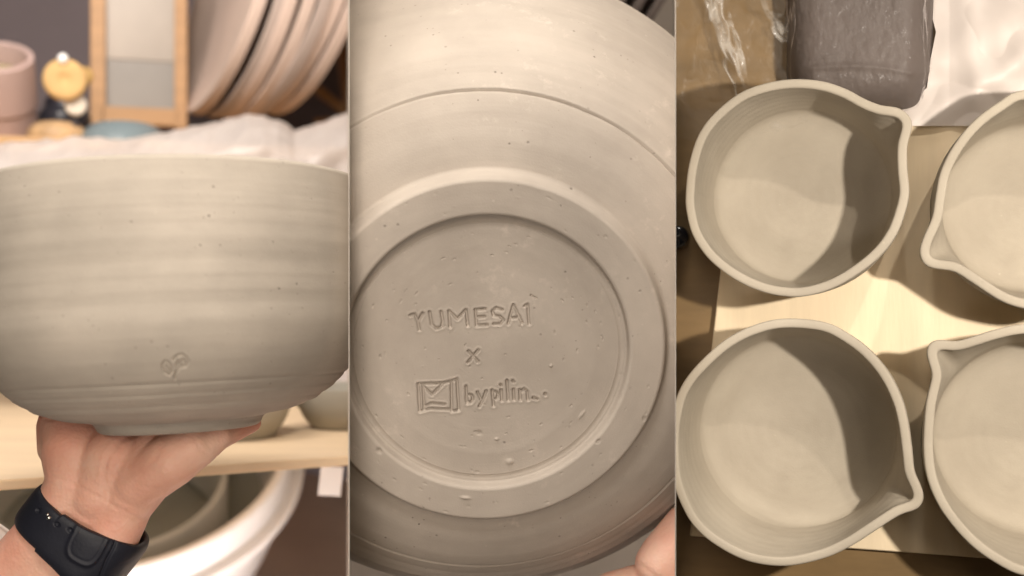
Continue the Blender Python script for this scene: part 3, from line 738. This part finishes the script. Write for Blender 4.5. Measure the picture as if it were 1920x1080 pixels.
# dark jar behind the yellow disc
o = lathe("dark_jar", spline([(0, 0), (.036, 0), (.038, .01), (.038, .055), (.03, .07), (.026, .085), (.0, .086)], 4), 64, simple("dark_glaze", (0.03, 0.03, 0.04), rough=0.3), None, frameL(onshelf(122, 1.86))); tag(o, "dark round jar behind the yellow disc", "jar")
# tan lump and blue-grey dish
o = lathe("tan_dish", spline([(0, 0), (.038, 0), (.042, .008), (.040, .020), (.028, .032), (0, .036)], 5), 80, simple("tan_ceramic", (0.46, 0.30, 0.16), rough=0.5, var=0.35, scale=25), None, frameL(onshelf(108, 1.76)-ZZ*0.0)); tag(o, "low tan and brown dish between the pink tub and the blue-grey dish", "dish")
o = lathe("blue_dish", spline([(0, .02), (.020, .020), (.022, .012), (.05, .003), (.062, 0), (.064, .006), (.052, .026), (.034, .036), (0, .038)], 5), 96, simple("blue_grey_glaze", (0.17, 0.215, 0.235), rough=0.35, var=0.1), None, frameL(onshelf(232, 1.76))); tag(o, "blue-grey dish turned over below the wooden frame", "dish")
# framed panel
FW = simple("frame_wood", (0.44, 0.25, 0.115), rough=0.5, var=0.12, stretch=(1, 1, 6))
root = empty("framed_panel", frameL(PL(262, 235, 1.95))); tag(root, "upright wooden frame with two grey-beige panels leaning behind the dishes", "frame"); bpy.context.view_layer.update()
def barL(name, x0, x1, y0, y1, d, t, mat, root, roll=0):
    c = PL((x0+x1)/2, (y0+y1)/2, d); o = box(name, (abs(x1-x0)*pxm(d), t, abs(y1-y0)*pxm(d)), frameL(c, roll=roll), mat, bevel=0.0015); bpy.context.view_layer.update()
    if root is not None: child(o, root)
    return o
barL("stile", 172, 197, -120, 236, 1.95, 0.03, FW, root); barL("stile", 328, 350, -120, 236, 1.95, 0.03, FW, root)
barL("rail", 197.5, 327.5, 205, 236, 1.95, 0.03, FW, root)
barL("panel", 197.5, 327.5, -120, 109, 1.955, 0.012, simple("beige_panel", (0.34, 0.285, 0.235), rough=0.35, var=0.12, scale=6), root)
barL("panel", 197.5, 327.5, 112, 204.5, 1.957, 0.012, simple("grey_panel", (0.24, 0.215, 0.19), rough=0.35, var=0.12, scale=6), root)
# plates stacked on edge
PLATE = simple("pinkish_plaster", (0.62, 0.49, 0.42), rough=0.7, var=0.06, scale=12)
PLATE2 = simple("greyish_plaster", (0.44, 0.36, 0.32), rough=0.7, var=0.08, scale=12)
def plate_on_edge(px, py, d, R, label, lean=-14, turn=-72, mat=PLATE, t=0.010, frame=frameL, PLf=PL):
    pr = [(0, 0), (R*.6, 0), (R*.66, .001), (R*.9, .012), (R*.99, .0175), (R, .020), (R*1.0, .020+t*.6), (R*.985, .020+t*.75), (R*.9, .015+t*.7), (R*.64, .004+t*.6), (0, .004+t*.6)]
    pr = spline(pr, 5)
    M = frame(PLf(px, py, d)) @ Matrix.Rotation(math.radians(lean), 4, 'Y') @ Matrix.Rotation(math.radians(turn), 4, 'Z') @ Matrix.Rotation(math.radians(90), 4, 'X')
    o = lathe("plate", pr, 140, mat, None, M); tag(o, label, "plate", "plates stacked on edge")
    return o
nm = ["front pinkish plate of the stack standing on edge, its broad face showing", "second plate from the left in the stack on edge", "third plate from the left in the stack on edge", "middle plate in the stack on edge", "fifth plate from the left in the stack on edge", "sixth plate from the left in the stack on edge", "rightmost plate in the stack on edge"]
for i in range(7):
    plate_on_edge(462+i*23+random.uniform(-4, 4), -8, 1.92-0.004*i, 0.215+random.uniform(-.006, .006), nm[i], lean=14+random.uniform(-2, 2), turn=-75+0.5*i+random.uniform(-1.2, 1.2), t=0.021, mat=PLATE if i % 3 != 1 else PLATE2)
# timber at the right
root = empty("timber_rack", frameL(PL(630, 235, 2.1))); tag(root, "orange-brown wooden rack right of the plates, cut by the divider", "rack"); bpy.context.view_layer.update()
barL("post", 640, 668, 60, 250, 2.1, 0.03, FW, root, roll=-8); barL("brace", 560, 680, 180, 196, 2.12, 0.02, SHW, root, roll=38); barL("rail", 590, 690, 222, 240, 2.08, 0.03, FW, root, roll=-4)

# crumpled plastic sheet on the shelf, hanging down behind the bowl
SHEET, nt2, b2_ = new_mat("milky_plastic"); b2_.inputs['Base Color'].default_value = (0.62, 0.56, 0.53, 1); b2_.inputs['Roughness'].default_value = 0.38
b2_.inputs['Specular IOR Level'].default_value = 0.5; b2_.inputs['Alpha'].default_value = 0.74
xs = [-60, 0, 60, 100, 160, 230, 300, 370, 430, 470, 520, 552, 600, 654, 720]; ys = [268, 268, 264, 262, 255, 262, 248, 236, 221, 213, 222, 243, 230, 210, 200]
nu, nv_ = 220, 150; V = np.zeros((nu, nv_, 3))
for i in range(nu):
    px = -60+i*(780/(nu-1)); yt = np.interp(px, xs, ys)
    for j in range(nv_):
        t = j/(nv_-1)
        if t < 0.15: d = 1.655-0.03*(t/0.15); y = yt+10*(1-t/0.15)
        elif t < 0.35: u = (t-.15)/.2; d = 1.625-0.08*u; y = yt+60*u**1.4
        else: u = (t-.35)/.65; d = 1.545-0.03*u; y = (yt+60)*(1-u)+(610+125*min(1, max(0, (px-575)/50)))*u
        nz = 0.8*noise.fractal(Vector((px*0.006+t*1.5, t*5.0, 0.3)), 0.8, 2.0, 3)+1.3*(0.35-abs(noise.noise(Vector((px*0.010+t*5, t*2.5-px*0.004, 4)))))
        p = PL(px, y+5*noise.noise(Vector((px*.04, t*8, 2))), d-0.012*nz); V[i, j] = p[:]
o = mesh_obj("plastic_sheet", V.reshape(-1, 3), grid_faces(nu, nv_), SHEET); tag(o, "crumpled milky plastic sheet draped over the shelf behind the held bowl", "plastic sheet")

# ================================================================== MIDDLE BAY: hand and background
BAY = 'middle'
fing = [[J(1248, 1046, .792, 50), J(1300, 1000, .80, 60), J(1380, 960, .82, 66)], [J(1236, 1058, .79, 46), J(1290, 1080, .80, 66)],
        [J(1150, 1118, .80, 46), J(1220, 1110, .80, 56), J(1320, 1120, .81, 80)], [J(1100, 1140, .80, 50), J(1250, 1180, .81, 80)]]
cre2 = [([(1180, 1052), (1205, 1062), (1240, 1090)], 0.0005, 0.0016)]
o = body("person", fing, SKIN, smooth=16, creases=cre2)
tag(o, "person's fingers gripping the upturned bowl at its lower right edge", "person")
o = mesh_obj("back_wall", [P(0, -900, 1.9)[:], P(1900, -900, 1.9)[:], P(1900, 1900, 1.9)[:], P(0, 1900, 1.9)[:]], [(0, 1, 2, 3)], simple("cream_back_wall", (0.55, 0.47, 0.39), rough=0.8), smooth=False); tag(o, kind='structure')
def frameM(o_): return Matrix.Translation(o_)
nm = ["grey-brown plate on edge behind the upturned bowl, leftmost of three", "grey-brown plate on edge behind the upturned bowl, middle of three", "grey-brown plate on edge behind the upturned bowl, rightmost of three"]
PLATE3 = simple("brown_plaster", (0.30, 0.245, 0.215), rough=0.7, var=0.1)
for i in range(3):
    plate_on_edge(1160+i*34, -110, 1.45-0.01*i, 0.14, nm[i], lean=10, turn=-70, mat=PLATE3, frame=frameM, PLf=P)

# ================================================================== RIGHT BAY: plastic film, wrapped block, small dark thing
BAY = 'right'
def film(name, pts_fn, nu, nv_, mat, label, cat):
    V = np.zeros((nu, nv_, 3))
    for i in range(nu):
        for j in range(nv_):
            px, py, h = pts_fn(i/(nu-1), j/(nv_-1)); x, y = BR(px, py, h); V[i, j] = (x, y, h)
    o = mesh_obj(name, V.reshape(-1, 3), grid_faces(nu, nv_), mat, None, frameR(OR)); tag(o, label, cat); return o
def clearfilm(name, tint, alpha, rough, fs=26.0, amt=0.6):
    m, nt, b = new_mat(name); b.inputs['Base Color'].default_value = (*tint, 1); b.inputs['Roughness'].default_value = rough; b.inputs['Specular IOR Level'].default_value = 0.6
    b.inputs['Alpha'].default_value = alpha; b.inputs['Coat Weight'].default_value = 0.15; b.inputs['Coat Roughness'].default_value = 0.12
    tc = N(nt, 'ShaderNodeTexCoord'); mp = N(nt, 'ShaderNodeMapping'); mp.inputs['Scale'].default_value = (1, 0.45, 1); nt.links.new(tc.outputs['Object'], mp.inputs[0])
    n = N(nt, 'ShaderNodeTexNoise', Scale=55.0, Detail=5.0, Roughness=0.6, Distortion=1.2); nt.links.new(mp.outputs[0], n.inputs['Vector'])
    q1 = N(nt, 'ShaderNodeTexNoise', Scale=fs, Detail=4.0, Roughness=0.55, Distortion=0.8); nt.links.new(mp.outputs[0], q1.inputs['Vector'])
    line = ramp(nt, q1.outputs[0], [(0.0, (0, 0, 0)), (0.490, (0, 0, 0)), (0.503, (1, 1, 1)), (0.516, (0, 0, 0)), (1.0, (0, 0, 0))])  # pale crease lines, their glints painted in as extra opacity
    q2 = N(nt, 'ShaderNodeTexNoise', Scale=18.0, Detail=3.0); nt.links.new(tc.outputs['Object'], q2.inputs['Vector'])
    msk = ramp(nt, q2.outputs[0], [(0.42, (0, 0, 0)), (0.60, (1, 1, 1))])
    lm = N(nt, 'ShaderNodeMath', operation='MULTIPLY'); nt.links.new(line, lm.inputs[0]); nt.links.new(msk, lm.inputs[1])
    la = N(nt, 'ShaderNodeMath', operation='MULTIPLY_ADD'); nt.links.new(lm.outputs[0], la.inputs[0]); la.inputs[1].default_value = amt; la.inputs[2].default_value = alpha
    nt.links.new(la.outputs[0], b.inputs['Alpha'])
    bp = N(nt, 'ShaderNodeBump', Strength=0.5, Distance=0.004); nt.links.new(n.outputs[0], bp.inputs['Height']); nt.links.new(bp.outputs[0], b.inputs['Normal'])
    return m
def fr(x, y, s, k=4): return noise.fractal(Vector((x*s, y*s, 1.7)), 0.7, 2.0, k)
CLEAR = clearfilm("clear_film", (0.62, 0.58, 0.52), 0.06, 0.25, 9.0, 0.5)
def f1_(u, v):
    px = 1200+u*320; py = -60+v*(330-40*u); lim = 1.0
    h = 0.010+0.014*abs(fr(px, py, .008, 3))+0.002*fr(px, py, .03, 2)+0.004*v
    return px+12*fr(px, py, .01), py+18*fr(px+99, py, .012), max(h, 0.002)
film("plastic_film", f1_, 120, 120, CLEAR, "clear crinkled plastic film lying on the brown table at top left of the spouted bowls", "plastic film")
# wrapped block
BLK = simple("dark_clay_block", (0.080, 0.060, 0.050), rough=0.6, var=0.15, scale=10)
root = empty("wrapped_block", MR(*BR(1600, 110, 0), 0)); tag(root, "dark grey-brown clay block wrapped in shiny crinkled plastic, above the bowls", "clay block"); bpy.context.view_layer.update()
def blk(u, v):
    top = -80; L = 1472+8*v-10*abs(v-.5); Rr = 1756-(14*v if v < .75 else 14*.75+(v-.75)*90)
    px = L+(Rr-L)*u; bot = 205-70*max(0, 0.18-u)**.5+8*math.sin(u*3); py = top+(bot-top)*v
    e = min(u, 1-u)*6; e2 = (1-v)*4.5; e, e2 = min(1, e*.7), min(1, e2*.7); s = ((1-(1-e)**2.4)*(1-(1-e2)**2.4))**.5
    return px, py, 0.002+0.040*s+0.0006*fr(px, py, .02)*s
o = film("block", blk, 110, 110, BLK, None, None); bpy.context.view_layer.update(); child(o, root)
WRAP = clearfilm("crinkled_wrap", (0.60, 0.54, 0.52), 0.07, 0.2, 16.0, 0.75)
def wrp(u, v):
    px, py, h = blk(u, v); c = 1600+(px-1600)*1.015
    return c, py+3*v, h+0.0012+0.0016*abs(fr(px*1.6, py*.7, .02, 4))+0.007*math.exp(-((py-(122+0.0009*(px-1590)**2))/6)**2)*max(0, 1-((px-1610)/135)**2)
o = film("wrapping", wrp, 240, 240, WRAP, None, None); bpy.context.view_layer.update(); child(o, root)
# milky sheet at top right
MILK, nt3, b3_ = new_mat("milky_sheet"); b3_.inputs['Base Color'].default_value = (0.55, 0.49, 0.45, 1); b3_.inputs['Roughness'].default_value = 0.5; b3_.inputs['Alpha'].default_value = 0.93
def mk(u, v):
    py = -80+v*316
    L = np.interp(py, [-80, 0, 60, 110, 165, 200, 236], [1742, 1740, 1755, 1745, 1738, 1690, 1700])
    px = L+(2080-L)*u; d = (px-1700)*0.5+(py-236)
    fold = 0.010*math.exp(-((py-(250-0.62*(px-1690)))/40)**2)+0.006*math.exp(-((py-(120-0.5*(px-1750)))/48)**2)+0.004*math.exp(-((px-1815-0.1*py)/26)**2)
    h = 0.008+0.7*fold+0.006*abs(fr(px, py, .006, 2))+0.0006*fr(px, py, .02, 2)+0.02*max(0, (px-1780)/300)
    return px, py, h
film("milky_sheet", mk, 170, 130, MILK, "milky white plastic sheet folded at the top right beside the wrapped block", "plastic sheet")
# dark knob at the divider
root = empty("dark_tool", MR(*BR(1270, 445, 0), 0)); tag(root, "small black rounded tool end on the brown table by the divider", "tool"); bpy.context.view_layer.update()
BLACK = simple("black_gloss", (0.012, 0.012, 0.016), rough=0.15, coat=0.6)
x, y = BR(1270, 445, 0.01)
o = lathe("tool_end", spline([(0, 0), (.007, 0), (.0085, .003), (.0085, .010), (.007, .014), (0, .016)], 5), 48, BLACK, None, MR(x, y, 0)); bpy.context.view_layer.update(); child(o, root)

# ------------------------------------------------------------------ dividers between the bays
BAY = None
DIV = simple("divider_board_paint", (0.62, 0.56, 0.49), rough=0.8, var=0.04)
def divider(px, label, out):
    """out: side outline (Y, z); the board lies upright, a little thicker towards the back"""
    hw = 0.5
    vs = [(((px+s*hw)-960)/F*Y, Y, z) for s in (-1, 1) for Y, z in out]; k = len(out)
    fs = [tuple(range(k)), tuple(range(2*k-1, k-1, -1))]+[(i, i+k, (i+1) % k+k, (i+1) % k) for i in range(k)]
    o = mesh_obj("divider", vs, fs, DIV, smooth=False)
    tag(o, label, "divider")
divider(SEAM_L, "thin upright divider between the held bowl and the upturned bowl base", [(0.665, 1.6), (0.665, -1.4), (3.6, -1.4), (3.6, 1.6)])
divider(SEAM_R, "thin upright divider between the upturned bowl base and the spouted bowls",
        [(0.04, 1.6), (0.04, 0.03), (0.645, 0.19), (0.665, 0.19), (0.665, -0.19), (0.645, -0.19), (0.30, -0.10), (0.30, -1.4), (3.6, -1.4), (3.6, 1.6)])  # arms above and below the view are added to block lamp light

# matt black flag that keeps the board lamp inside its own bay
FLAG = simple("matt_black", (0.012, 0.012, 0.012), rough=0.9, var=0.02)
fa, fb = Vector((0.233, 0.403, 0)), Vector((0.055, 0.11, 0)); fm = (fa+fb)/2; fd = (fb-fa).normalized()
Mf = Matrix(((fd.x, -fd.y, 0, fm.x), (fd.y, fd.x, 0, fm.y), (0, 0, 1, 0.0), (0, 0, 0, 1)))
o = box("light_flag", ((fb-fa).length, 0.002, 1.30), Mf, FLAG, bevel=0.0005); tag(o, "upright matt black flag board beside the lamp of the spouted bowls", "flag")

# ------------------------------------------------------------------ trim every bay against its dividers
bpy.context.view_layer.update()
for o, bay in made:
    if o.type != 'MESH' or not bay: continue
    Mi = o.matrix_world.inverted(); me = o.data
    co = np.empty(len(me.vertices)*3, np.float32); me.vertices.foreach_get('co', co); co = co.reshape(-1, 3)
    W = np.array(o.matrix_world); wc = co@W[:3, :3].T+W[:3, 3]
    todo = [nv for nv in clip_planes(bay) if (wc@np.array(nv)).max() > 0]
    if not todo: continue
    bm = bmesh.new(); bm.from_mesh(me)
    for nv in todo:
        pl = Mi@Vector((0, 0, 0)); pn = (o.matrix_world.to_3x3().transposed()@nv).normalized()
        bmesh.ops.bisect_plane(bm, geom=bm.verts[:]+bm.edges[:]+bm.faces[:], dist=1e-7, plane_co=pl, plane_no=pn, clear_outer=True)
    bm.to_mesh(me); bm.free()
    if len(me.vertices) == 0: print("EMPTY after trim", o.name)
